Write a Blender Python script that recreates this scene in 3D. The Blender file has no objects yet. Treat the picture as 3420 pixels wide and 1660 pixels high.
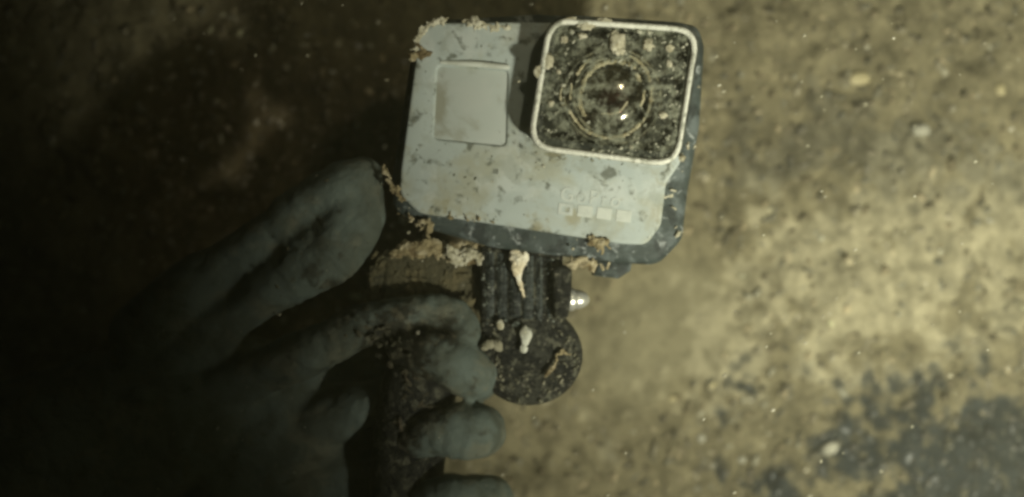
import bpy, bmesh, math, random
import numpy as np
from mathutils import Vector, Matrix, noise as mnoise

random.seed(7); np.random.seed(7)
sc = bpy.context.scene
COL = sc.collection

# ------------------------------------------------------------------ camera, world, lamp, exposure
S = 0.000062          # metres per photo pixel on the plane of the camera face
D = 0.30              # lens to face distance
ZF = 0.062            # height of the camera face above the river bed
cam_d = bpy.data.cameras.new('view_camera'); cam = bpy.data.objects.new('view_camera', cam_d); COL.objects.link(cam)
cam.location = (0, 0, ZF + D); cam.rotation_euler = (0, 0, 0)
cam_d.sensor_width = 36.0; cam_d.lens = 36.0 * D / (3420 * S)
cam_d.clip_start = 0.01; cam_d.clip_end = 50
cam_d.dof.use_dof = True; cam_d.dof.focus_distance = D - 0.004; cam_d.dof.aperture_fstop = 6.5
sc.camera = cam

w = bpy.data.worlds.new('World'); sc.world = w; w.use_nodes = True
w.node_tree.nodes['Background'].inputs[0].default_value = (0.30, 0.36, 0.25, 1)
w.node_tree.nodes['Background'].inputs[1].default_value = 0.003

LAMP = Vector((0.172, -0.150, 0.315)); AIM = Vector((0.100, 0.029, 0.0))
ld = bpy.data.lights.new('dive_torch_beam', 'SPOT'); lo = bpy.data.objects.new('dive_torch_beam', ld); COL.objects.link(lo)
lo.location = LAMP; lo.rotation_euler = (AIM - LAMP).to_track_quat('-Z', 'Y').to_euler()
ld.energy = 11.0; ld.color = (1.0, 0.98, 0.79); ld.spot_size = math.radians(57.5); ld.spot_blend = 1.0; ld.shadow_soft_size = 0.013
# weak added fill spot, upper right; lifts the shaded bed on the left
fd = bpy.data.lights.new('fill_spot', 'SPOT'); fo = bpy.data.objects.new('fill_spot', fd); COL.objects.link(fo)
fo.location = (0.120, 0.140, 0.36); fo.rotation_euler = (Vector((-0.004, 0.050, 0)) - fo.location).to_track_quat('-Z', 'Y').to_euler()
fd.energy = 0.85; fd.color = (1.0, 0.90, 0.62); fd.spot_size = math.radians(31); fd.spot_blend = 1.0; fd.shadow_soft_size = 0.012

sc.view_settings.view_transform = 'Standard'; sc.view_settings.look = 'None'
sc.view_settings.exposure = 0.0; sc.view_settings.gamma = 1.0; sc.view_settings.use_curve_mapping = False
sc.render.engine = 'CYCLES'
sc.cycles.use_denoising = True
sc.cycles.filter_width = 3.0
sc.cycles.volume_bounces = 1
sc.cycles.max_bounces = 8; sc.cycles.transparent_max_bounces = 12

# ------------------------------------------------------------------ helpers
def P(px, py, h=0.0):
    """world point seen at photo pixel px,py at height h (metres) over the face plane"""
    k = S * (D - h) / D
    return Vector(((px - 1710) * k, (830 - py) * k, ZF + h))
mm = 0.001

def root(name, loc, label, cat, group=None):
    o = bpy.data.objects.new(name, None); COL.objects.link(o); o.location = loc
    o.empty_display_size = 0.01
    o['label'] = label; o['category'] = cat
    if group: o['group'] = group
    return o

def wloc(o):
    v = Vector((0, 0, 0))
    while o: v += o.location; o = o.parent
    return v

def link(name, me, mat, parent=None, smooth=True, origin=None):
    """links a mesh given in world coordinates as one object"""
    o = bpy.data.objects.new(name, me); COL.objects.link(o)
    if mat:
        me.materials.clear(); me.materials.append(mat)
    base = wloc(parent) if parent else Vector(origin) if origin is not None else Vector((0, 0, 0))
    if parent: o.parent = parent
    else: o.location = base
    me.transform(Matrix.Translation(-base))
    if smooth: me.polygons.foreach_set('use_smooth', [True] * len(me.polygons))
    return o

def tag(o, label=None, cat=None, group=None, kind=None):
    if label: o['label'] = label
    if cat: o['category'] = cat
    if group: o['group'] = group
    if kind: o['kind'] = kind
    return o

def mesh(verts, faces, name='m'):
    me = bpy.data.meshes.new(name); me.from_pydata([tuple(v) for v in verts], [], faces); me.update(); return me

def roundpoly(pts, r, n=8):
    """polygon (px) with rounded corners; r one radius or a list"""
    out = []; N = len(pts)
    rs = r if isinstance(r, (list, tuple)) else [r] * N
    for i in range(N):
        p0, p1, p2 = Vector(pts[i - 1]), Vector(pts[i]), Vector(pts[(i + 1) % N])
        a = (p0 - p1); b = (p2 - p1); la, lb = a.length, b.length; a.normalize(); b.normalize()
        ang = a.angle(b); t = rs[i] / max(math.tan(ang / 2), 1e-3); t = min(t, la * .48, lb * .48)
        if t < 1e-6: out.append(tuple(p1)); continue
        s, e = p1 + a * t, p1 + b * t
        for k in range(n + 1):
            u = k / n
            out.append(tuple((1 - u) ** 2 * s + 2 * u * (1 - u) * p1 * 1.0 + u * u * e))
    return out

def inset(pts, d):
    N = len(pts); out = []
    area = sum(pts[i - 1][0] * pts[i][1] - pts[i][0] * pts[i - 1][1] for i in range(N))
    sg = 1 if area > 0 else -1
    for i in range(N):
        p0, p2 = Vector(pts[i - 1]), Vector(pts[(i + 1) % N]); t = (p2 - p0).normalized()
        out.append((pts[i][0] - t.y * d * sg, pts[i][1] + t.x * d * sg))
    return out

def prism(outlines, top, bot, bev, at=0.0, res=3):
    """outlines in photo px (first outer, others holes) extruded between heights top and bot (m over face plane)"""
    cu = bpy.data.curves.new('c', 'CURVE'); cu.dimensions = '2D'; cu.fill_mode = 'BOTH'
    for pts in outlines:
        sp = cu.splines.new('POLY'); sp.points.add(len(pts) - 1); sp.use_cyclic_u = True
        for q, (px, py) in zip(sp.points, pts):
            v = P(px, py, at); q.co = (v.x, v.y, 0, 1)
    cu.extrude = max((top - bot) / 2 - bev, 1e-5); cu.bevel_depth = bev; cu.bevel_resolution = res; cu.offset = -bev
    ob = bpy.data.objects.new('tmp', cu); COL.objects.link(ob)
    dg = bpy.context.evaluated_depsgraph_get(); me = bpy.data.meshes.new_from_object(ob.evaluated_get(dg))
    bpy.data.objects.remove(ob); bpy.data.curves.remove(cu)
    me.transform(Matrix.Translation((0, 0, ZF + (top + bot) / 2)))
    return me

def autosmooth(o, ang=40):
    me = o.data; bm = bmesh.new(); bm.from_mesh(me)
    bmesh.ops.remove_doubles(bm, verts=bm.verts, dist=1e-6)
    for e in bm.edges:
        e.smooth = not (len(e.link_faces) == 2 and e.calc_face_angle(0) > math.radians(ang))
    bm.to_mesh(me); bm.free(); return o

def resample(path, step):
    """path of (Vector, r) -> catmull-rom resampled"""
    out = []; n = len(path)
    for i in range(n - 1):
        p0, p1, p2, p3 = path[max(i - 1, 0)], path[i], path[i + 1], path[min(i + 2, n - 1)]
        L = max(int((p2[0] - p1[0]).length / step), 2)
        for k in range(L):
            t = k / L
            def cr(a, b, c, d): return 0.5 * ((2 * b) + (c - a) * t + (2 * a - 5 * b + 4 * c - d) * t * t + (-a + 3 * b - 3 * c + d) * t ** 3)
            out.append((cr(p0[0], p1[0], p2[0], p3[0]), cr(p0[1], p1[1], p2[1], p3[1])))
    out.append(path[-1]); return out

def tube_data(path, seg=10, squash=1.0, caps=True):
    """swept tube with domed ends"""
    V, F = [], []
    pts = list(path)
    if caps:
        def dome(p, r, t): return [(p + t * r * math.sin(a), max(r * math.cos(a), r * .05)) for a in (0.5, 0.95, 1.3, 1.52)]
        t0 = (pts[0][0] - pts[1][0]).normalized(); t1 = (pts[-1][0] - pts[-2][0]).normalized()
        pts = list(reversed(dome(pts[0][0], pts[0][1], t0))) + pts + dome(pts[-1][0], pts[-1][1], t1)
    up = Vector((0.13, 0.21, 1)).normalized()
    for i, (p, r) in enumerate(pts):
        t = (pts[min(i + 1, len(pts) - 1)][0] - pts[max(i - 1, 0)][0]).normalized()
        x = t.cross(up).normalized(); y = x.cross(t)
        for k in range(seg):
            a = 2 * math.pi * k / seg
            V.append(p + x * (r * math.cos(a)) + y * (r * squash * math.sin(a)))
    n = len(pts)
    for i in range(n - 1):
        for k in range(seg):
            F.append((i * seg + k, i * seg + (k + 1) % seg, (i + 1) * seg + (k + 1) % seg, (i + 1) * seg + k))
    F.append(tuple(range(seg - 1, -1, -1))); F.append(tuple((n - 1) * seg + k for k in range(seg)))
    return V, F

def tube(path, seg=10, squash=1.0):
    return mesh(*tube_data(path, seg, squash))

def ico(sub):
    bm = bmesh.new(); bmesh.ops.create_icosphere(bm, subdivisions=sub, radius=1.0)
    v = np.array([x.co[:] for x in bm.verts]); f = [tuple(q.index for q in x.verts) for x in bm.faces]; bm.free(); return v, f
ICO = {1: ico(1), 2: ico(2), 3: ico(3)}

def blob(c, rad, sub=2, rough=.3, seed=0, rot=None, freq=1.3):
    """irregular lump: list of verts, faces"""
    v, f = ICO[sub]; out = []
    R = rot or Matrix.Identity(3)
    for q in v:
        d = 1 + rough * mnoise.noise(Vector(q) * freq + Vector((seed * 3.7, seed * 1.3, seed * 2.1))) + rough * .5 * mnoise.noise(Vector(q) * freq * 2.6 + Vector((seed, 9, 3)))
        out.append(R @ Vector((q[0] * rad[0] * d, q[1] * rad[1] * d, q[2] * rad[2] * d)) + Vector(c))
    return out, f

def merge(parts):
    V, F = [], []
    for v, f in parts:
        o = len(V); V += list(v); F += [tuple(i + o for i in q) for q in f]
    return V, F

def rrot(): return Matrix.Rotation(random.uniform(0, 6.28), 3, 'Z') @ Matrix.Rotation(random.uniform(-.6, .6), 3, 'X') @ Matrix.Rotation(random.uniform(-.6, .6), 3, 'Y')

def crust(poly, n, size, spread, h, hs=.6, seed=1, aniso=1.9, spikes=.35):
    """clinging silt: lumps strewn along a px polyline. size px, spread px, h metres"""
    rnd = random.Random(seed); parts = []
    L = [(Vector(poly[i]), Vector(poly[i + 1])) for i in range(len(poly) - 1)]
    W = [(b - a).length for a, b in L]
    for i in range(n):
        a, b = rnd.choices(L, W)[0]; q = a.lerp(b, rnd.random())
        s = size * rnd.uniform(.35, 1.25) * S
        c = P(q.x + rnd.gauss(0, spread), q.y + rnd.gauss(0, spread), h + rnd.uniform(-hs, hs) * mm)
        R = Matrix.Rotation(rnd.uniform(0, 6.28), 3, 'Z')
        parts.append(blob(c, (s * aniso * rnd.uniform(.7, 1.2), s * rnd.uniform(.5, .9), s * .4), 2, .55, seed * 31 + i, R, 1.7))
        if rnd.random() < spikes:
            a = rnd.uniform(0, 6.28); d = Vector((math.cos(a), math.sin(a), rnd.uniform(-.2, .5)))
            parts.append(blob(c + d * s, (s * .8, s * .16, s * .16), 1, .4, i, Matrix.Rotation(a, 3, 'Z')))
    return clump(mesh(*merge(parts)), .00016, seed)

def clump(me, vox, seed=0):
    ob = bpy.data.objects.new('tmp', me); COL.objects.link(ob)
    r = ob.modifiers.new('r', 'REMESH'); r.mode = 'VOXEL'; r.voxel_size = vox
    q = ob.modifiers.new('s', 'SMOOTH'); q.factor = .5; q.iterations = 5
    out = bpy.data.meshes.new_from_object(ob.evaluated_get(bpy.context.evaluated_depsgraph_get())); bpy.data.objects.remove(ob)
    n = len(out.vertices); co = np.empty(n * 3, np.float32); no = np.empty(n * 3, np.float32)
    out.vertices.foreach_get('co', co); out.vertex_normals.foreach_get('vector', no); co = co.reshape(-1, 3); no = no.reshape(-1, 3)
    d = np.array([.00025 * mnoise.noise(c * 1300) + .0001 * mnoise.noise(c * 3000) for c in map(Vector, co)])
    out.vertices.foreach_set('co', (co + no * d[:, None]).astype(np.float32).ravel()); out.update(); return out

# ------------------------------------------------------------------ materials
def newmat(name):
    m = bpy.data.materials.new(name); m.use_nodes = True; nt = m.node_tree
    b = nt.nodes['Principled BSDF']; b.inputs['Specular IOR Level'].default_value = 0.25   # seen through water: weak surface reflection
    return m, nt, b

def noise_fac(nt, scale, detail=4, rough=.6, lo=.4, hi=.6, dist=0.0, stretch=None, offs=(0, 0, 0)):
    tc = nt.nodes.new('ShaderNodeTexCoord'); mp = nt.nodes.new('ShaderNodeMapping')
    nt.links.new(tc.outputs['Object'], mp.inputs[0]); mp.inputs['Location'].default_value = offs
    if stretch: mp.inputs['Rotation'].default_value = (0, 0, stretch[0]); mp.inputs['Scale'].default_value = stretch[1]
    n = nt.nodes.new('ShaderNodeTexNoise'); n.inputs['Scale'].default_value = scale; n.inputs['Detail'].default_value = detail
    n.inputs['Roughness'].default_value = rough; n.inputs['Distortion'].default_value = dist
    nt.links.new(mp.outputs[0], n.inputs['Vector'])
    r = nt.nodes.new('ShaderNodeMapRange'); r.inputs[1].default_value = lo; r.inputs[2].default_value = hi
    r.interpolation_type = 'SMOOTHSTEP'
    nt.links.new(n.outputs['Fac'], r.inputs[0]); return r.outputs[0], n.outputs['Fac']

def mixc(nt, fac, a, b):
    m = nt.nodes.new('ShaderNodeMix'); m.data_type = 'RGBA'
    if isinstance(fac, float): m.inputs[0].default_value = fac
    else: nt.links.new(fac, m.inputs[0])
    for i, c in ((6, a), (7, b)):
        if isinstance(c, tuple): m.inputs[i].default_value = (*c, 1)
        else: nt.links.new(c, m.inputs[i])
    return m.outputs[2]

def bump(nt, b, h, strength, dist=.001):
    n = nt.nodes.new('ShaderNodeBump'); n.inputs['Strength'].default_value = strength; n.inputs['Distance'].default_value = dist
    nt.links.new(h, n.inputs['Height']); nt.links.new(n.outputs[0], b.inputs['Normal'])

def mottled(name, base, layers, rough=.7, bscale=900, bstr=.3, bdist=.0006, spec=.25):
    """base colour with noise layers (colour, scale, lo, hi, opacity)"""
    m, nt, b = newmat(name); c = base; k = 0
    for (col, scale, lo, hi, op) in layers:
        k += 1
        f, _ = noise_fac(nt, scale, 5, .62, lo, hi, .3, offs=(k * .37, k * .11, k * .23))
        mu = nt.nodes.new('ShaderNodeMath'); mu.operation = 'MULTIPLY'; mu.inputs[1].default_value = op; nt.links.new(f, mu.inputs[0])
        c = mixc(nt, mu.outputs[0], c, col)
    if isinstance(c, tuple): b.inputs['Base Color'].default_value = (*c, 1)
    else: nt.links.new(c, b.inputs['Base Color'])
    b.inputs['Roughness'].default_value = rough; b.inputs['Specular IOR Level'].default_value = spec
    _, h = noise_fac(nt, bscale, 5, .65); bump(nt, b, h, bstr, bdist)
    return m

M = {}
M['face'] = mottled('grey_plastic', (.392, .445, .425), [((.33, .33, .24), 60, .48, .62, .7), ((.51, .55, .52), 110, .5, .66, .6), ((.30, .33, .29), 170, .54, .66, .6), ((.10, .11, .085), 250, .555, .67, .85), ((.28, .26, .16), 150, .56, .68, .7), ((.10, .11, .09), 520, .63, .69, .7)], .55, 1400, .12, .0003)
M['housing'] = mottled('dark_rubber', (.048, .062, .058), [((.125, .150, .148), 130, .46, .60, .8), ((.022, .028, .027), 240, .50, .62, .8), ((.34, .37, .36), 380, .58, .68, .7)], .6, 900, .35, .0005)
M['screen'] = mottled('silted_screen', (.40, .44, .41), [((.25, .25, .19), 80, .45, .60, .8), ((.43, .46, .43), 110, .5, .66, .6), ((.12, .12, .09), 210, .62, .70, .5)], .45, 900, .08, .0003)
M['module'] = mottled('black_plastic_silted', (.018, .022, .020), [((.075, .085, .072), 240, .42, .66, .85), ((.15, .16, .13), 420, .58, .70, .8), ((.30, .31, .25), 800, .66, .73, .6)], .45, 900, .4, .0005)
M['rim'] = mottled('scuffed_pale_rim', (.68, .69, .60), [((.27, .28, .22), 200, .50, .60, .8), ((.82, .82, .72), 330, .52, .62, .8), ((.16, .16, .11), 520, .66, .72, .6)], .5, 1100, .6, .0006)
M['black'] = mottled('black_nylon_silted', (.010, .011, .010), [((.05, .052, .040), 260, .42, .58, .8), ((.14, .14, .10), 480, .52, .62, .8), ((.008, .009, .008), 420, .52, .62, .9), ((.36, .34, .26), 800, .62, .70, .7)], .6, 1100, 1.0, .0009)
M['ribs'] = mottled('black_nylon_ribbed', (.014, .018, .017), [((.06, .072, .066), 260, .42, .58, .8), ((.17, .18, .155), 600, .56, .66, .7)], .5, 1300, .6, .0006)
M['mud'] = mottled('olive_mud', (.085, .078, .045), [((.16, .135, .07), 170, .45, .65, .8), ((.035, .036, .024), 260, .52, .68, .8), ((.28, .25, .16), 620, .63, .72, .6)], .8, 700, .8, .001)
M['crust'] = mottled('tan_silt_crust', (.30, .25, .14), [((.52, .46, .31), 300, .47, .60, .8), ((.13, .095, .045), 360, .50, .62, .85)], .85, 1300, .8, .0008)
M['pale'] = mottled('pale_silt', (.42, .40, .29), [((.60, .58, .46), 420, .47, .60, .8), ((.22, .19, .11), 420, .52, .64, .8)], .8, 1500, .5, .0004)
M['shell'] = mottled('cream_shell', (.66, .58, .40), [((.78, .74, .60), 220, .45, .62, .9), ((.42, .26, .10), 200, .56, .70, .8)], .5, 900, .3, .0004)
M['white'] = mottled('white_calcite', (.56, .57, .48), [((.38, .37, .28), 420, .48, .62, .8)], .6, 900, .3, .0004)
M['glove'] = mottled('grey_neoprene', (.125, .156, .138), [((.080, .092, .072), 75, .44, .60, .8), ((.18, .18, .13), 110, .50, .64, .6), ((.04, .04, .028), 240, .59, .68, .7), ((.30, .30, .23), 620, .66, .72, .6)], .8, 300, .45, .0014)
M['glove_mud'] = mottled('muddy_glove', (.05, .05, .032), [((.13, .12, .08), 300, .48, .62, .8)], .85, 500, .6, .001)
M['steel'], nt_, b_ = newmat('stainless_steel'); b_.inputs['Base Color'].default_value = (.70, .70, .62, 1); b_.inputs['Metallic'].default_value = .65; b_.inputs['Roughness'].default_value = .30
M['logo'] = mottled('logo_print', (.55, .585, .53), [((.45, .485, .44), 420, .45, .66, .8)], .6, 900, .05)
M['logo_faint'] = mottled('logo_print_worn', (.51, .55, .51), [((.41, .45, .42), 330, .40, .62, .9)], .6, 900, .05)
M['iris'] = mottled('lens_barrel_brown', (.022, .018, .010), [((.05, .045, .028), 260, .5, .66, .7), ((.12, .11, .08), 700, .66, .73, .5)], .35, 900, .2, .0003)

def clear(name, amount, tint=(1, 1, 1), rough=.04):
    m = bpy.data.materials.new(name); m.use_nodes = True; nt = m.node_tree; nt.nodes.remove(nt.nodes['Principled BSDF'])
    t = nt.nodes.new('ShaderNodeBsdfTransparent'); t.inputs[0].default_value = (*tint, 1)
    g = nt.nodes.new('ShaderNodeBsdfGlossy'); g.inputs['Roughness'].default_value = rough
    x = nt.nodes.new('ShaderNodeMixShader'); x.inputs[0].default_value = amount
    nt.links.new(t.outputs[0], x.inputs[1]); nt.links.new(g.outputs[0], x.inputs[2]); nt.links.new(x.outputs[0], nt.nodes['Material Output'].inputs[0])
    return m
M['glass'] = clear('flat_cover_glass', .03, (.97, .96, .92), .12)
nt = M['glass'].node_tree; out = nt.nodes['Material Output']; prev = out.inputs[0].links[0].from_socket
df = nt.nodes.new('ShaderNodeBsdfDiffuse'); df.inputs[0].default_value = (.34, .36, .28, 1)
fa, _ = noise_fac(nt, 420, 7, .72, .44, .74, 0); mu = nt.nodes.new('ShaderNodeMath'); mu.operation = 'MULTIPLY'; mu.inputs[1].default_value = .68; nt.links.new(fa, mu.inputs[0])
xs = nt.nodes.new('ShaderNodeMixShader'); nt.links.new(mu.outputs[0], xs.inputs[0]); nt.links.new(prev, xs.inputs[1]); nt.links.new(df.outputs[0], xs.inputs[2]); nt.links.new(xs.outputs[0], out.inputs[0])
M['dome'] = clear('lens_dome_glass', .16, (.66, .60, .50), .13)
m_, nt_, b_ = newmat('coated_inner_lens'); b_.inputs['Base Color'].default_value = (.055, .03, .035, 1); b_.inputs['Roughness'].default_value = .10; b_.inputs['Specular IOR Level'].default_value = .5; b_.inputs['Specular Tint'].default_value = (1, .55, .75, 1); M['inner'] = m_

# ------------------------------------------------------------------ river bed
def vnoise(x, y, seed):
    """vectorised value noise, unit lattice"""
    r = np.random.RandomState(seed).rand(256, 256)
    xi = np.floor(x).astype(int); yi = np.floor(y).astype(int); fx = x - xi; fy = y - yi
    fx = fx * fx * (3 - 2 * fx); fy = fy * fy * (3 - 2 * fy)
    g = lambda a, b: r[a % 256, b % 256]
    return (g(xi, yi) * (1 - fx) + g(xi + 1, yi) * fx) * (1 - fy) + (g(xi, yi + 1) * (1 - fx) + g(xi + 1, yi + 1) * fx) * fy
def fbm(x, y, seed, octs=4, gain=.5):
    s = 0; a = 1; t = 0
    for k in range(octs): s = s + a * vnoise(x * 2 ** k + 17.3 * k, y * 2 ** k + 5.1 * k, seed + k); t += a; a *= gain
    return s / t
def sstep(a, b, x): t = np.clip((x - a) / (b - a), 0, 1); return t * t * (3 - 2 * t)

KB = S * (D + ZF) / D                      # metres per photo px on the bed
def bed_height(x, y):
    h = (fbm(x * 18, y * 18, 11, 3) - .5) * .014 + (fbm(x * 95, y * 95, 21, 3) - .5) * .0048 + (fbm(x * 330, y * 330, 31, 3, .7) - .5) * .0016
    px, py = x / KB + 1710, 830 - y / KB
    return h + .004 * sstep(520, 120, np.hypot((px - 2900), (py - 900) * 1.3)) - .002
def bed_masks(x, y):
    px, py = x / KB + 1710, 830 - y / KB
    wob = (fbm(x * 40, y * 40, 41, 4, .6) - .5); wob2 = (fbm(x * 120, y * 120, 51, 3, .6) - .5); wob3 = (fbm((x + y * .5) * 420, (y - x * .5) * 300, 71, 3, .6) - .5)
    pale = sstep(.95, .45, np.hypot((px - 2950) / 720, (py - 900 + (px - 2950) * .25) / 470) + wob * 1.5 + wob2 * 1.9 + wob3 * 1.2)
    dark = sstep(.95, .55, np.hypot((px - 3300) / 860, (py - 1620) / 430) + wob * 1.1 + wob2 * 1.3 + wob3 * 1.0)
    band = sstep(1.0, .5, np.hypot((px - 2850 - (py - 520) * .5) / 620, (py - 500) / 170) + wob * 1.6 + wob2 * 1.8 + wob3 * 1.6) * .42
    dark = np.maximum(dark, band)
    hazed_silt = sstep(1.0, .45, np.hypot((px - 2180) / 330, (py - 1080 + (px - 2180) * .35) / 300) + wob * .8)  # smooth silt; the haze of a silt cloud is painted into its colour
    brown_dimmed = sstep(1.0, .5, np.hypot((px - 950) / 900, (py - 550) / 700) + wob * .7)  # brown silt on the left, darkened in colour for the unlit side
    return pale, dark, hazed_silt, brown_dimmed
nx, ny = 860, 600; X0, X1, Y0, Y1 = -.36, .36, -.25, .25
gx, gy = np.meshgrid(np.linspace(X0, X1, nx), np.linspace(Y0, Y1, ny)); gx = gx.ravel(); gy = gy.ravel()
pale, dark, hazed_silt, brown_dimmed = bed_masks(gx, gy)
gz = bed_height(gx, gy) * (1 - .45 * hazed_silt)
F = [(j * nx + i, j * nx + i + 1, (j + 1) * nx + i + 1, (j + 1) * nx + i) for j in range(ny - 1) for i in range(nx - 1)]
me = mesh(np.stack([gx, gy, gz], 1), F, 'river_bed')
def over(c, t, a): return c * (1 - a[:, None]) + np.array(t) * a[:, None]
def bed_color(x, y):
    pale, dark, hazed_silt, brown_dimmed = bed_masks(x, y)
    c = np.tile(np.array([.18, .160, .096]), (len(x), 1))
    c = over(c, (.075, .056, .030), brown_dimmed * .9); c = over(c, (.235, .215, .135), hazed_silt * .8)
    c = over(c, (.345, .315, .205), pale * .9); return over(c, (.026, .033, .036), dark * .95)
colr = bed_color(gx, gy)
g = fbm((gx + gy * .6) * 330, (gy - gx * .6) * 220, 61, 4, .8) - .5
colr = np.clip(colr * (1 + (1.55 - 1.1 * hazed_silt)[:, None] * g[:, None]), .006, .9)
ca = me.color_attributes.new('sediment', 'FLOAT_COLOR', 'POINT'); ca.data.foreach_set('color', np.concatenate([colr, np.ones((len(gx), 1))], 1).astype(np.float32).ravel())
m, nt, b = newmat('silty_sediment')
at = nt.nodes.new('ShaderNodeAttribute'); at.attribute_name = 'sediment'
f, _ = noise_fac(nt, 420, 5, .65, .56, .68, .4, stretch=(.8, (1, .55, 1))); c = mixc(nt, f, at.outputs['Color'], (.30, .27, .165))
f2, _ = noise_fac(nt, 520, 5, .65, .56, .68, .4, offs=(.3, .5, .1)); c2 = mixc(nt, f2, c, (.06, .055, .033))
c = mixc(nt, .42, at.outputs['Color'], c2)
nt.links.new(c, b.inputs['Base Color']); b.inputs['Roughness'].default_value = .9; b.inputs['Specular IOR Level'].default_value = .1
_, h = noise_fac(nt, 900, 6, .7); bump(nt, b, h, .45, .0009)
bed = link('riverbed', me, m); bed['kind'] = 'structure'

# loose grit and flakes lying on the bed
def grains(n, seed, smin, smax, sub=1):
    rs = np.random.RandomState(seed); V, Fc, C = [], [], []
    v, f = ICO[sub]; f = np.array(f); off = 0
    x = rs.uniform(-.15, .15, n * 3); y = rs.uniform(-.085, .085, n * 3)
    pl, dk, fi, rd = bed_masks(x, y); keep = rs.rand(n * 3) > .55 * fi + .5 * pl; x, y = x[keep][:n], y[keep][:n]; rdg = rd[keep][:n]; dk = dk[keep][:n]; pl = pl[keep][:n]
    z = bed_height(x, y)
    bc = bed_color(x, y); tint = np.array([[1, 1, 1], [1.04, 1, .92], [.95, 1, 1.05], [1.08, 1.0, .88]])
    for i in range(len(x)):
        s = smin + (smax - smin) * rs.rand() ** 3
        q = v * (1 + .14 * rs.randn(len(v), 1)) * np.array([s * rs.uniform(.8, 1.9), s * rs.uniform(.5, 1.0), s * rs.uniform(.12, .26)])
        a = rs.normal(.9, .8); R = np.array([[math.cos(a), -math.sin(a), 0], [math.sin(a), math.cos(a), 0], [0, 0, 1]])
        V.append(q @ R.T + np.array([x[i], y[i], z[i] + s * .02])); Fc.append(f + off); off += len(v)
        u = rs.rand(); k = rs.uniform(.45, .8) if u < .25 else rs.uniform(.8, 1.5) if u < .85 else rs.uniform(1.6, 2.6)
        if rdg[i] > .4: k *= rs.uniform(1.0, 3.2)
        if dk[i] > .5 and u > .6: k *= 1.25
        col = np.clip((bc[i] * .75 + .04) * k * tint[rs.randint(4)], .02, .6)
        C.append(np.tile(np.append(col, 1), (len(v), 1)))
    me = mesh(np.concatenate(V), [tuple(t) for t in np.concatenate(Fc)])
    ca = me.color_attributes.new('grain', 'FLOAT_COLOR', 'POINT'); ca.data.foreach_set('color', np.concatenate(C).astype(np.float32).ravel())
    return me
m, nt, b = newmat('grit'); at = nt.nodes.new('ShaderNodeAttribute'); at.attribute_name = 'grain'
f, _ = noise_fac(nt, 700, 3, .6, .35, .65); c = mixc(nt, f, at.outputs['Color'], (.16, .14, .085)); c = mixc(nt, .75, c, at.outputs['Color'])
nt.links.new(c, b.inputs['Base Color']); b.inputs['Roughness'].default_value = .85; b.inputs['Specular IOR Level'].default_value = .15
o = link('grit', grains(14000, 3, .0003, .0013), m, smooth=True); tag(o, 'loose brown and grey grit scattered over the silty riverbed', 'grit', kind='stuff')

def pebble(px, py, rx, ry, mat, label, seed, ang=0.0, name='pebble', cat='pebble'):
    x, y = (px - 1710) * KB, (830 - py) * KB
    z = float(bed_height(np.array([x]), np.array([y]))[0]); rz = min(rx, ry) * KB * .6
    x *= (D + ZF - z) / (D + ZF); y *= (D + ZF - z) / (D + ZF)
    c = Vector((x, y, z + rz * .5))
    v, f = blob(c, (rx * KB, ry * KB, rz), 3, .35, seed, Matrix.Rotation(ang, 3, 'Z'), 1.4)
    o = link(name, mesh(v, f), mat, origin=(x, y, z)); tag(o, label, cat, 'pale pebbles on the riverbed')
peb = mottled('tan_pebble', (.42, .37, .21), [((.52, .47, .30), 300, .45, .65, .7)], .8, 900, .4)
pebw = mottled('pale_grey_pebble', (.38, .37, .29), [((.26, .26, .20), 300, .45, .65, .7)], .8, 900, .4)
pebble(2872, 262, 34, 22, peb, 'tan pebble on the bed right of the square lens cover', 1, .1)
pebble(2770, 1497, 30, 20, pebw, 'largest pale grey pebble at the edge of the dark gravel', 2, .5)
pebble(2342, 1464, 14, 14, pebw, 'small round white pebble on brown silt below the camera', 3)
pebble(2480, 1536, 15, 12, pebw, 'white pebble between the small round one and the dark gravel', 4)
pebble(2170, 1280, 22, 8, peb, 'slim pale flake right of the round black base', 5, .55, 'stone_flake', 'stone')
pebble(2382, 1150, 18, 9, peb, 'pale flake highest of those on the smooth silt', 6, -.5, 'stone_flake', 'stone')
pebble(2378, 1287, 17, 9, peb, 'pale flake on silt right of the slim one', 7, .6, 'stone_flake', 'stone')
pebble(2246, 1332, 13, 12, peb, 'small tan pebble on silt below the slim flake', 8)
pebble(3075, 432, 34, 20, pebw, 'pale grey stone in the dark gravel band near right edge', 9, .2)
pebble(3340, 300, 16, 22, peb, 'tan pebble near the upper right edge of the picture', 10, .2)

# ------------------------------------------------------------------ action camera
cam_root = root('action_camera', P(1800, 460, -.028), 'grey faced action camera with a square lens cover, held over the silt', 'camera')
LC = [(1829, 58), (2340, 92), (2264, 562), (1758, 498)]
lens_out = roundpoly(LC, [92, 88, 92, 88], 10)

hous = roundpoly([(1412, 66), (1800, 42), (2335, 78), (2356, 150), (2340, 420), (2300, 640), (2282, 800), (2200, 886), (2060, 878), (1640, 826), (1420, 762), (1312, 700), (1306, 600), (1372, 180)],
                 [40, 100, 50, 60, 200, 200, 70, 80, 200, 400, 60, 60, 80, 200], 6)
o = link('housing', prism([hous], -.0032, -.026, .0022, -.003), M['housing'], cam_root); autosmooth(o)
plate = roundpoly([(1440, 76), (1710, 72), (2230, 84), (2272, 500), (2272, 545), (2226, 612), (2208, 752), (2160, 818), (2080, 815), (1700, 757), (1400, 712), (1332, 650), (1338, 560), (1398, 118)],
                  [50, 200, 40, 40, 30, 60, 60, 50, 80, 600, 60, 60, 200, 60], 8)
scr = roundpoly([(1462, 222), (1694, 236), (1688, 486), (1450, 462)], 16, 5)
o = link('faceplate', prism([plate, scr], 0.0, -.0036, .0007), M['face'], cam_root); autosmooth(o)
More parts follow.
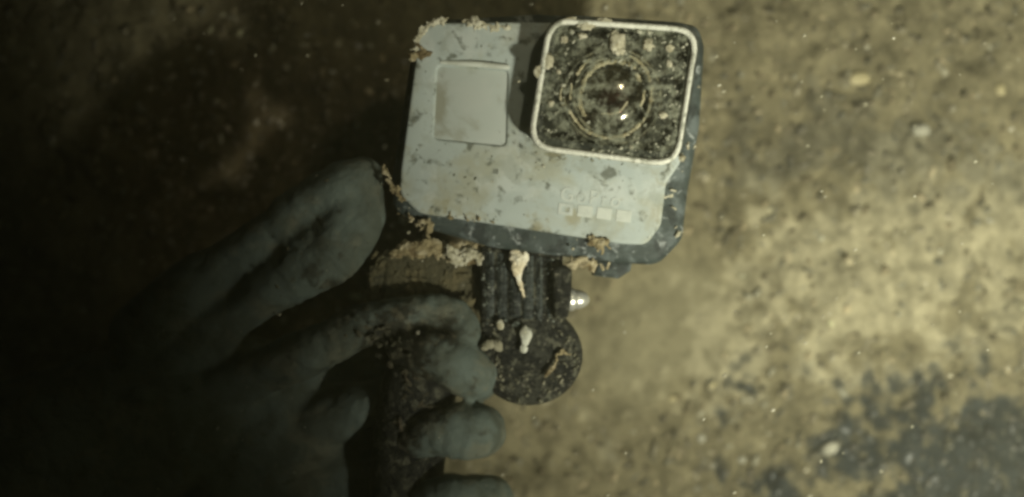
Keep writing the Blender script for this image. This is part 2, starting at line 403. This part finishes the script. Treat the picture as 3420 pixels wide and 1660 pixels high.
o = link('screen', prism([inset(scr, -8)], -.0005, -.0030, .0002), M['screen'], cam_root); autosmooth(o)
tag(o, 'small square front screen filmed with silt')

link('screen_ledge', tube(resample([(P(1474, 208, -.0002), 7 * S), (P(1590, 214, .0001), 11 * S), (P(1692, 224, .0001), 10 * S)], .001), 10), mottled('ledge_highlight_grey', (.55, .58, .52), [((.42, .44, .38), 200, .45, .62, .8)], .6), cam_root)  # step catching the beam: its highlight is painted as a paler grey
# square lens cover
lens_root = cam_root
inner = inset(lens_out, 20)
o = link('lens_cover', prism([inset(lens_out, 3), inset(lens_out, 40)], .0064, -.0002, .0004), M['module'], cam_root); autosmooth(o); cover = o
o = link('cover_floor', prism([inset(lens_out, 36)], .0034, .0004, .0002, .003), M['module'], cover); autosmooth(o)
def roughen(me, amp, freq):
    for v in me.vertices:
        n = mnoise.noise_vector(v.co * freq); v.co += n * amp
bm_ = prism([lens_out, inner], .0074, .0048, .0007, .006, 3); roughen(bm_, .00012, 700)
o = link('cover_rim', bm_, M['rim'], cover); autosmooth(o); tag(o, 'scuffed pale rim of the square lens cover')
o = link('cover_glass', prism([inset(lens_out, 20)], .0067, .0063, .0001, .006), M['glass'], cover)

def lathe(cx, cy, prof, seg=64, h0=0.0):
    """prof: (radius px, height m) around photo px centre"""
    V, Fc = [], []; c = P(cx, cy, h0)
    for r, h in prof:
        for k in range(seg):
            a = 2 * math.pi * k / seg; V.append((c.x + r * S * math.cos(a), c.y + r * S * math.sin(a), ZF + h))
    n = len(prof)
    for i in range(n - 1):
        for k in range(seg): Fc.append((i * seg + k, i * seg + (k + 1) % seg, (i + 1) * seg + (k + 1) % seg, (i + 1) * seg + k))
    if prof[-1][0] < 1.0: pass
    Fc.append(tuple((n - 1) * seg + k for k in range(seg)))
    return mesh(V, Fc)
LX, LY = 2044, 322
o = link('lens_barrel', lathe(LX, LY, [(168, .0034), (166, .0044), (150, .0046), (148, .0040), (138, .0040), (135, .0050), (122, .0051), (116, .0042), (108, .0034), (90, .0026), (60, .0022)], h0=.004), M['iris'], cam_root); autosmooth(o); barrel = o
prof = [(112 * math.sin(a), .0030 + .0027 * math.cos(a)) for a in np.linspace(math.pi / 2, .01, 14)]
o = link('lens_dome', lathe(LX - 2, LY - 2, prof, h0=.005), M['dome'], barrel); tag(o, 'domed dark glass of the lens')
prof = [(64 * math.sin(a), .0023 + .0018 * math.cos(a)) for a in np.linspace(math.pi / 2, .01, 12)]
o = link('inner_lens', lathe(LX + 6, LY + 14, prof, h0=.004), M['inner'], barrel)

for (rr, tr, hh) in ((127, 6, .0051), (158, 5, .0046)):
    c0 = P(LX, LY, hh); ringp = [(c0 + Vector((math.cos(a), math.sin(a), 0)) * rr * S, tr * S) for a in np.linspace(0, 2 * math.pi, 73)]
    link('bezel_ring', tube(ringp, 8), mottled('worn_bezel', (.055, .06, .048), [((.26, .26, .20), 260, .48, .58, .8)], .5), barrel)
def arc(pts, r, h, mat, name, parent, seed=0, wob=.25):
    rnd = random.Random(seed); pa = [(P(x, y, h), r * S) for x, y in pts]; pa = resample(pa, .0004)
    pa = [(p + Vector((rnd.uniform(-1, 1), rnd.uniform(-1, 1), 0)) * r * S * .35, q * (1 + rnd.uniform(-wob, wob) * 1.6)) for p, q in pa]
    return link(name, tube(pa, 7, .7), mat, parent)
def circ(cx, cy, rx, ry, a0, a1, n=10): return [(cx + rx * math.cos(math.radians(a)), cy + ry * math.sin(math.radians(a))) for a in np.linspace(a0, a1, n)]
arcs = [([(1950, 386), (1936, 345), (1940, 300), (1958, 258), (1992, 222), (2040, 205), (2085, 209), (2122, 226)], 8, .0052),
        ([(1904, 374), (1930, 412), (1965, 440), (2005, 456), (2040, 460), (2085, 450), (2125, 425), (2152, 396)], 6, .0054),
        ([(1926, 252), (1940, 228), (1968, 198)], 5.5, .0054),
        ([(2106, 188), (2140, 212), (2160, 240), (2170, 268)], 6, .0054),
        ([(2012, 378), (2045, 380), (2072, 368), (2094, 340)], 4, .0058),
        ([(2126, 250), (2138, 272)], 6, .0056), ([(2150, 306), (2148, 330), (2138, 350)], 5, .0056), ([(2178, 292), (2174, 340)], 6, .0054),
        ([(1878, 280), (1872, 320), (1878, 350)], 4, .0050), ([(1908, 280), (1904, 330)], 4, .0052)]
for k, (pts, r, h) in enumerate(arcs): arc(pts, r, h, M['pale'], 'silt_line', barrel, k)

# specks stuck to the cover glass
def specks(n, region, h, smin, smax, seed, avoid=None):
    rnd = random.Random(seed); parts = []
    while len(parts) < n:
        x, y = rnd.uniform(region[0], region[2]), rnd.uniform(region[1], region[3])
        if avoid and not avoid(x, y, rnd): continue
        s = (smin + (smax - smin) * rnd.random() ** 3) * S
        parts.append(blob(P(x, y, h + s * .1), (s * rnd.uniform(.8, 1.6), s * rnd.uniform(.5, 1), s * .5), 1, .5, len(parts) + seed * 91, Matrix.Rotation(rnd.uniform(0, 6), 3, 'Z')))
    return mesh(*merge(parts))
def in_cover(x, y, rnd):
    u = (y - 60) / 490; l = 1829 + (1758 - 1829) * u + 24; r = 2340 + (2264 - 2340) * u - 24
    if not (l < x < r): return False
    d = math.hypot(x - LX, y - LY); t = 58 + (x - 1829) * .067
    edge = min(x - l, r - x, y - t - 24, 560 - y)
    if edge < 0: return False
    return rnd.random() < (.10 if d < 110 else .35 if edge > 60 else 1.0)
o = link('silt_specks', specks(420, (1770, 75, 2330, 555), .0067, 1.6, 9, 5, in_cover), mottled('grey_green_specks', (.20, .205, .155), [((.42, .42, .33), 260, .47, .58, .9)], .9), cover); tag(o, kind='stuff')
cl = [(2058, 142, 26, 34), (2052, 118, 14, 16), (2068, 168, 18, 16), (1884, 132, 11, 14), (2236, 160, 13, 13), (2236, 213, 9, 11), (2213, 385, 15, 11), (1840, 345, 9, 10), (1800, 238, 16, 20), (1830, 205, 18, 26), (1945, 120, 16, 10), (1905, 66, 24, 10), (2020, 72, 26, 12), (1955, 85, 26, 14), (2165, 150, 18, 20), (1866, 240, 7, 8)]
for k, (x, y, rx, ry) in enumerate(cl):
    v, f = blob(P(x, y, .0070), (rx * S, ry * S, min(rx, ry) * S * .4), 3, .6, 40 + k, None, 1.8)
    link('silt_clump', mesh(v, f), M['pale'], cover)

# logo
lg = bpy.data.curves.new('t', 'FONT'); lg.body = 'GoPro'; lg.size = 66 * S; lg.extrude = .00004; lg.offset = .00004; lg.space_character = 1.18
ob = bpy.data.objects.new('t', lg); COL.objects.link(ob); me = bpy.data.meshes.new_from_object(ob.evaluated_get(bpy.context.evaluated_depsgraph_get())); bpy.data.objects.remove(ob)
me.transform(Matrix.Translation(P(1868, 668, .00006)) @ Matrix.Rotation(math.radians(-7), 4, 'Z'))
link('logo_lettering', me, M['logo_faint'], cam_root, smooth=False)
sqm = [M['logo_faint'], M['logo'], M['logo'], M['logo']]
for k, (x, y) in enumerate([(1889, 699), (1954, 706), (2018, 713), (2083, 722)]):
    hw, hh = 25, 19
    R = math.radians(7); q = [(x + a * math.cos(R) - b * math.sin(R), y + a * math.sin(R) + b * math.cos(R)) for a, b in ((-hw, -hh), (hw, -hh), (hw, hh), (-hw, hh))]
    outs = [q] if k else [q, [(x + (a - x) * .5, y + (b - y) * .45) for a, b in q]]
    link('logo_square', prism(outs, .00012, -.0002, .00002), sqm[k], cam_root, smooth=False)

# latch under the housing
o = link('latch', prism([roundpoly([(1985, 868), (2108, 876), (2104, 904), (2064, 930), (1978, 920), (1990, 896)], 6, 3)], -.008, -.018, .0006, -.01), M['housing'], cam_root); autosmooth(o)

# silt clinging to the camera
cr = [([(1388, 170), (1404, 110), (1440, 80), (1488, 66)], 110, 7, 4, -.0002, 1), ([(1552, 76), (1610, 86), (1650, 92), (1700, 92)], 90, 7, 4, -.0002, 2), ([(1560, 68), (1600, 76)], 20, 11, 6, .0000, 21),
      ([(1285, 560), (1300, 610), (1318, 650)], 26, 8, 3, -.001, 3), ([(1318, 620), (1340, 670)], 20, 8, 5, -.0004, 4), ([(1970, 800), (2010, 820)], 14, 15, 9, .0002, 5),
      ([(1370, 190), (1392, 182)], 6, 12, 4, 0, 6), ([(1400, 180), (1420, 200)], 12, 12, 12, 0, 7), ([(1320, 700), (1440, 780)], 30, 6, 8, -.003, 8), ([(2290, 480), (2325, 500)], 6, 8, 4, .004, 9), ([(2270, 530), (2285, 520)], 6, 9, 3, .003, 12), ([(1420, 745), (1432, 758)], 6, 17, 5, -.002, 14),
      ([(1900, 872), (2030, 890)], 26, 10, 7, -.004, 15), ([(1490, 720), (1700, 752)], 14, 6, 5, .0002, 16), ([(2250, 640), (2270, 800)], 8, 9, 8, -.003, 17)]
for k, (pl, n, s, sp, h, sd) in enumerate(cr):
    o = link('silt_crust', crust(pl, n, s, sp, h, .5, sd), M['pale'] if k in (0, 1, 2, 9, 10, 14) else M['crust'], cam_root)
def on_plate(x, y, rnd):
    if y < 500 and x > 1690: return False
    return 1350 + (620 - y) * .12 < x < 2210 and 80 < y < 700 + (x - 1400) * .145
o = link('dirt_specks', specks(70, (1340, 80, 2210, 815), -.00005, 1.2, 5.5, 9, lambda x, y, r: on_plate(x, y, r) and r.random() < (1 if x < 1750 and y > 480 else .25)), mottled('dark_dirt', (.07, .075, .05), [], .9), cam_root); tag(o, kind='stuff')

# ------------------------------------------------------------------ mount below the camera
mt = root('camera_mount', P(1760, 1100, -.03), 'silted black mount with ribbed stem and round base below the camera', 'mount')
def box(x0, y0, x1, y1, top, bot, bev, mat, name, r=8, at=None, parent=mt, skew=0):
    q = roundpoly([(x0 + skew, y0), (x1 + skew, y0), (x1, y1), (x0, y1)], r, 4)
    return autosmooth(link(name, prism([q], top, bot, bev, top if at is None else at), mat, parent))
box(1604, 822, 1880, 1110, -.0077, -.022, .0012, M['black'], 'stem', 16)
for i, (x0, x1, tp) in enumerate([(1618, 1654, -.0074), (1657, 1696, -.0073), (1699, 1740, -.0071), (1743, 1783, -.0071), (1786, 1816, -.0073), (1819, 1846, -.0075)]):
    box(x0, 836 + i * 4, x1, 1070 + 10 * math.sin(i * 2.1), tp, -.010, .0009, M['ribs'], 'rib', 10, parent=mt)
lug = roundpoly([(1846, 896), (1886, 884), (1912, 902), (1908, 1000), (1898, 1064), (1850, 1072)], 20, 4)
autosmooth(link('lug', prism([lug], -.0045, -.018, .0012, -.004), M['black'], mt))
# acorn nut pointing right
def revolve_x(c, prof, seg=24, mat=None, name='x', parent=None):
    V, Fc = [], []
    for dx, r in prof:
        for k in range(seg):
            a = 2 * math.pi * k / seg; V.append((c.x + dx, c.y + r * math.cos(a), c.z + r * math.sin(a)))
    n = len(prof)
    for i in range(n - 1):
        for k in range(seg): Fc.append((i * seg + k, (i + 1) * seg + k, (i + 1) * seg + (k + 1) % seg, i * seg + (k + 1) % seg))
    Fc.append(tuple(range(seg))); Fc.append(tuple((n - 1) * seg + k for k in reversed(range(seg))))
    return autosmooth(link(name, mesh(V, Fc), mat, parent), 35)
cN = P(1888, 1000, -.010)
nut = revolve_x(cN, [(0, 38 * S), (6 * S, 40 * S), (26 * S, 40 * S), (32 * S, 37 * S), (34 * S, 33 * S)], mat=M['steel'], name='cap_nut', parent=mt)
revolve_x(cN + Vector((34 * S, 0, 0)), [(0, 33 * S)] + [(50 * S * math.sin(a), 34 * S * math.cos(a)) for a in np.linspace(.1, 1.55, 10)], mat=M['steel'], name='nut_dome', parent=nut)
# round base
disc = [(1766 + 181 * math.cos(a), 1188 + 168 * math.sin(a)) for a in np.linspace(0, 2 * math.pi, 72, endpoint=False)]
o = link('round_base', prism([disc], -.0080, -.0175, .0024, -.009, 5), M['black'], mt); autosmooth(o); rb = o
o = link('base_boss', prism([[(1762 + 112 * math.cos(a), 1150 + 90 * math.sin(a)) for a in np.linspace(0, 2 * math.pi, 48, endpoint=False)]], -.0074, -.009, .0004, -.007, 4), M['black'], rb); autosmooth(o)
# silt grains on the base and stem
def on_disc(x, y, r): return math.hypot((x - 1766) / 170, (y - 1188) / 156) < 1
o = link('silt_specks', specks(420, (1590, 1020, 1945, 1355), -.0078, 1.5, 8, 12, on_disc), mottled('grey_silt', (.15, .145, .10), [((.34, .32, .24), 500, .5, .68, .8)], .9), rb); tag(o, kind='stuff')
o = link('stem_silt', specks(170, (1612, 840, 1850, 1090), -.0068, 2.0, 8, 14), mottled('grey_green_silt', (.10, .115, .10), [((.28, .29, .24), 500, .5, .68, .8)], .9), mt); tag(o, kind='stuff')
# muddy side arm and the grip the hand closes on
arm_o = roundpoly([(1286, 842), (1400, 826), (1612, 862), (1612, 1010), (1590, 1100), (1440, 1110), (1268, 1030)], [20, 60, 10, 10, 20, 20, 30], 5)
autosmooth(link('side_arm', prism([arm_o], -.0115, -.024, .0015, -.012), M['mud'], mt))
for k, (pl, n, s, sp, h, sd, mt_) in enumerate([([(1320, 838), (1420, 826), (1520, 840), (1622, 858)], 260, 12, 12, -.0098, 31, 'crust'), ([(1480, 836), (1620, 862)], 34, 14, 10, -.0085, 34, 'pale'), ([(1290, 850), (1262, 930), (1240, 1000)], 60, 14, 12, -.0125, 32, 'mud'), ([(1300, 985), (1420, 965)], 22, 10, 8, -.0105, 33, 'mud'), ([(1540, 1010), (1590, 1100)], 40, 17, 20, -.0095, 35, 'mud'), ([(1350, 900), (1500, 950)], 30, 12, 34, -.0115, 36, 'mud')]):
    link('silt_crust', crust(pl, n, s, sp, h, .5, sd), M[mt_], mt)
grip = [(P(1500, 1060, -.016), 120 * S), (P(1440, 1160, -.015), 128 * S), (P(1400, 1300, -.014), 132 * S), (P(1370, 1480, -.015), 130 * S), (P(1350, 1700, -.016), 128 * S)]
link('grip', tube(resample(grip, .002), 28), M['black'], mt)
link('silt_crust', crust([(1420, 1120), (1360, 1400)], 60, 12, 42, -.0065, .6, 39), mottled('dark_silt', (.06, .055, .035), [((.16, .13, .09), 400, .5, .66, .8)], .9), mt)

# shell, white lumps and twig on the mount
tooth = resample([(P(1722, 850, -.0055), 20 * S), (P(1732, 872, -.0052), 27 * S), (P(1728, 900, -.0052), 21 * S), (P(1732, 930, -.0056), 10 * S), (P(1742, 962, -.0058), 8 * S), (P(1750, 990, -.0060), 5 * S)], .0004)
tv = merge([tube_data(tooth, 12, .7), blob(P(1750, 862, -.0056), (15 * S, 24 * S, 12 * S), 3, .3, 2, Matrix.Rotation(-.3, 3, 'Z')), blob(P(1714, 858, -.0054), (12 * S, 20 * S, 12 * S), 3, .4, 5)])
o = link('shell', clump(mesh(*tv), .00012), M['shell'], origin=P(1730, 900, -.004)); tag(o, 'cream tapering shell hanging on the ribbed black stem', 'shell')
def lump(name, pts, label, cat, mat, seed, h=-.0060):
    parts = [blob(P(x, y, h), (rx * S, ry * S, min(rx, ry) * S * .6), 3, .35, seed + i, Matrix.Rotation(.1 * i, 3, 'Z'), 1.3) for i, (x, y, rx, ry) in enumerate(pts)]
    o = link(name, mesh(*merge(parts)), mat, origin=P(pts[0][0], pts[0][1], h)); tag(o, label, cat); return o
lump('white_stone', [(1756, 1122, 21, 32), (1750, 1164, 13, 18)], 'white oval lump stuck at the middle of the round black base', 'stone', M['white'], 3)
lump('silt_lump', [(1670, 1084, 15, 19)], 'small cream lump at the foot of the ribbed stem', 'silt', M['pale'], 6)
lump('silt_lump', [(1636, 1150, 24, 17), (1664, 1152, 18, 20), (1618, 1162, 12, 10)], 'dull cream silt lump at the left edge of the round base', 'silt', mottled('dull_silt', (.27, .255, .18), [((.40, .38, .28), 400, .5, .66, .7)], .9), 8, -.0066)
tw = resample([(P(1824, 1254, -.0068), 7 * S), (P(1832, 1240, -.0064), 12 * S), (P(1848, 1222, -.0063), 9 * S), (P(1860, 1190, -.0064), 7 * S), (P(1878, 1172, -.0066), 9 * S), (P(1900, 1186, -.0068), 5 * S)], .0003)
rnd = random.Random(4); tw = [(p + Vector((rnd.uniform(-1, 1), rnd.uniform(-1, 1), 0)) * .00022, r * rnd.uniform(.5, 1.15)) for p, r in tw]
o = link('twig', clump(tube(tw, 8), .00010), M['crust'], origin=P(1860, 1200, -.007)); tag(o, 'tan crooked twig fragment on the right of the round base', 'twig')

# ------------------------------------------------------------------ gloved hand
HAND0 = P(900, 1350, -.03)
nt = M['glove'].node_tree; b = nt.nodes['Principled BSDF']; cur = b.inputs['Base Color'].links[0].from_socket
for k, (x, y, rr) in enumerate([(1320, 1155, 150), (1400, 1330, 110), (1150, 1010, 90), (1480, 1110, 60), (1330, 1470, 90)]):   # mud on the glove, and darker patches between the fingers
    c = P(x, y, -.004) - HAND0
    tc = nt.nodes.new('ShaderNodeTexCoord'); mp = nt.nodes.new('ShaderNodeMapping'); nt.links.new(tc.outputs['Object'], mp.inputs[0]); mp.inputs['Location'].default_value = (-c.x, -c.y, 0); mp.inputs['Scale'].default_value = (1, 1, 0)
    ln = nt.nodes.new('ShaderNodeVectorMath'); ln.operation = 'LENGTH'; nt.links.new(mp.outputs[0], ln.inputs[0])
    _, nz = noise_fac(nt, 380, 5, .7, offs=(k * .2, .3, 0))
    ad = nt.nodes.new('ShaderNodeMath'); ad.operation = 'MULTIPLY_ADD'; nt.links.new(nz, ad.inputs[0]); ad.inputs[1].default_value = .016; nt.links.new(ln.outputs['Value'], ad.inputs[2])
    mr = nt.nodes.new('ShaderNodeMapRange'); nt.links.new(ad.outputs[0], mr.inputs[0]); mr.inputs[1].default_value = rr * S + .0085; mr.inputs[2].default_value = rr * S + .0055; mr.inputs[3].default_value = 0; mr.inputs[4].default_value = .92
    f2, _ = noise_fac(nt, 520, 4, .65, .50, .62, offs=(.1, k * .3, .2)); mud = mixc(nt, f2, (.022, .021, .013), (.11, .10, .066))
    cur = mixc(nt, mr.outputs[0], cur, mud)
nt.links.new(cur, b.inputs['Base Color'])
def Q(x, y, h, r): return (P(x, y, h * mm), r * S)
fingers = [
    [Q(500, 1120, -24, 150), Q(700, 920, -17, 100), Q(880, 800, -12, 84), Q(1040, 690, -8.5, 92), Q(1150, 622, -8, 92), Q(1200, 600, -8.5, 82)],          # index, highest
    [Q(560, 1200, -26, 150), Q(800, 1040, -17, 92), Q(960, 925, -11.5, 108), Q(1090, 825, -8.5, 124), Q(1170, 740, -8.5, 116), Q(1195, 670, -9, 98)],  # its neighbour, folded up against it
    [Q(600, 1340, -28, 140), Q(860, 1240, -18, 88), Q(1080, 1150, -11, 88), Q(1280, 1066, -8.5, 72), Q(1420, 1030, -7, 56), Q(1530, 1050, -7, 50), Q(1560, 1110, -6.5, 52)],   # reaches across below the side arm
    [Q(900, 1420, -32, 110), Q(1200, 1260, -31, 98), Q(1450, 1230, -30, 92), Q(1595, 1250, -19, 84), Q(1572, 1246, -8, 90), Q(1500, 1206, -5, 96), Q(1430, 1170, -5.5, 86), Q(1350, 1150, -8, 72)],    # folded round the grip
    [Q(960, 1560, -32, 110), Q(1200, 1450, -32, 100), Q(1450, 1440, -31, 96), Q(1600, 1444, -20, 92), Q(1570, 1446, -9, 98), Q(1500, 1440, -6.5, 97), Q(1430, 1448, -8, 92), Q(1360, 1466, -12, 80)],
    [Q(960, 1720, -32, 110), Q(1200, 1650, -32, 100), Q(1450, 1660, -31, 94), Q(1630, 1668, -20, 88), Q(1606, 1672, -9, 92), Q(1520, 1668, -7.0, 92), Q(1450, 1668, -8.5, 86)],
    [Q(640, 1440, -30, 190), Q(930, 1440, -28, 130), Q(1130, 1385, -23, 100), Q(1240, 1350, -19, 86), Q(1360, 1330, -24, 80)],                               # palm pad left of the grip
    [Q(760, 1640, -34, 220), Q(1000, 1610, -30, 170), Q(1200, 1600, -28, 130), Q(1380, 1600, -26, 110)],                            # heel of the palm
    [Q(980, 1300, -34, 190), Q(760, 1350, -32, 260), Q(480, 1420, -30, 300), Q(120, 1520, -28, 300), Q(-500, 1680, -26, 320)],                      # palm to wrist to forearm
]
parts = [tube_data(resample(f, .002), 20) for f in fingers]
parts += [blob(P(880, 1450, -.028), (420 * S, 330 * S, .010), 3, .1, 5)]
hm = mesh(*merge(parts))
ho = bpy.data.objects.new('tmp', hm); COL.objects.link(ho)
r_ = ho.modifiers.new('r', 'REMESH'); r_.mode = 'VOXEL'; r_.voxel_size = .0007
s_ = ho.modifiers.new('s', 'SMOOTH'); s_.factor = .5; s_.iterations = 5
hm2 = bpy.data.meshes.new_from_object(ho.evaluated_get(bpy.context.evaluated_depsgraph_get())); bpy.data.objects.remove(ho)
nv = len(hm2.vertices); co = np.empty(nv * 3, np.float32); no = np.empty(nv * 3, np.float32)
hm2.vertices.foreach_get('co', co); hm2.vertex_normals.foreach_get('vector', no); co = co.reshape(-1, 3); no = no.reshape(-1, 3)
dsp = np.array([.0010 * mnoise.noise(c * 75) + .0006 * mnoise.noise(c * 190) - .0007 * max(0, .35 - abs(mnoise.noise(Vector((c.x * 120 + 4, c.y * 120, c.z * 60)))) * 4) + .0002 * mnoise.noise(Vector((c.x * 260 + c.y * 140, c.y * 90 - c.x * 60, c.z * 90))) for c in map(Vector, co)])
creases = [((1040, 690), (880, 800), 90), ((900, 785), (760, 890), 84), ((1100, 850), (960, 945), 115), ((985, 930), (840, 1020), 98), ((1280, 1066), (1080, 1150), 76), ((1090, 1146), (900, 1220), 90), ((1420, 1030), (1300, 1060), 58), ((1490, 1200), (1400, 1165), 96), ((1480, 1440), (1380, 1462), 97)]
for (a, b_, rr) in creases:      # pinch folds across each finger joint
    pa = np.array(P(*a, -.010)); ax = np.array(P(*b_, -.010)) - pa; ax[2] = 0; ax /= np.linalg.norm(ax)
    rel = co - pa; al = rel @ ax + .0007 * np.sin(co[:, 1] * 900 + co[:, 0] * 500); pr = np.hypot(*(rel - (rel @ ax)[:, None] * ax)[:, :2].T)
    for off, dep in ((0, .00042), (.0026, .00026), (-.0023, .00022)):
        dsp -= dep * np.exp(-((al - off) / .0009) ** 2) * (pr < rr * S * 1.15)
hm2.vertices.foreach_set('co', (co + no * dsp[:, None]).astype(np.float32).ravel()); hm2.update()   # soft folds of the neoprene
hand = link('gloved_hand', hm2, M['glove'], origin=HAND0)
tag(hand, 'hand in a grey neoprene glove gripping the black mount', 'hand')
o = link('mud_smear', crust([(1230, 1130), (1320, 1150), (1430, 1170)], 60, 10, 26, -.0025, 2.0, 44, 1.1, 0), M['glove_mud'], hand)
o = link('silt_specks', specks(60, (900, 560, 1290, 1150), -.0019, 2, 7, 19), M['mud'], hand); tag(o, kind='stuff')

# ------------------------------------------------------------------ silt drifting in the water
rnd = random.Random(77); parts = []
for i in range(420):
    h = rnd.uniform(-.05, .07); s = .00008 + .00030 * rnd.random() ** 2.5
    parts.append(blob(P(rnd.uniform(500, 3420), rnd.uniform(0, 1660), h), (s * rnd.uniform(1, 2), s, s * .7), 1, .4, i, Matrix.Rotation(rnd.uniform(.2, 1.2), 3, 'Z')))
o = link('drifting_silt', mesh(*merge(parts)), M['pale']); tag(o, 'tiny pale silt particles drifting in the murky water', 'silt', kind='stuff')

# murky water as one even volume round everything
bm = bmesh.new(); bmesh.ops.create_cube(bm, size=1.0); me = bpy.data.meshes.new('haze'); bm.to_mesh(me); bm.free()
me.transform(Matrix.Translation((0, 0, -.29)) @ Matrix.Diagonal((1.6, 1.4, 1.42, 1)))
m = bpy.data.materials.new('murky_water'); m.use_nodes = True; nt = m.node_tree; nt.nodes.remove(nt.nodes['Principled BSDF'])
pv = nt.nodes.new('ShaderNodeVolumePrincipled'); pv.inputs['Color'].default_value = (.80, .82, .62, 1); pv.inputs['Density'].default_value = 0.65; pv.inputs['Anisotropy'].default_value = .2
nt.links.new(pv.outputs[0], nt.nodes['Material Output'].inputs['Volume'])
o = link('haze', me, m, smooth=False); tag(o, 'murky greenish water filling the whole view', 'water', kind='stuff')
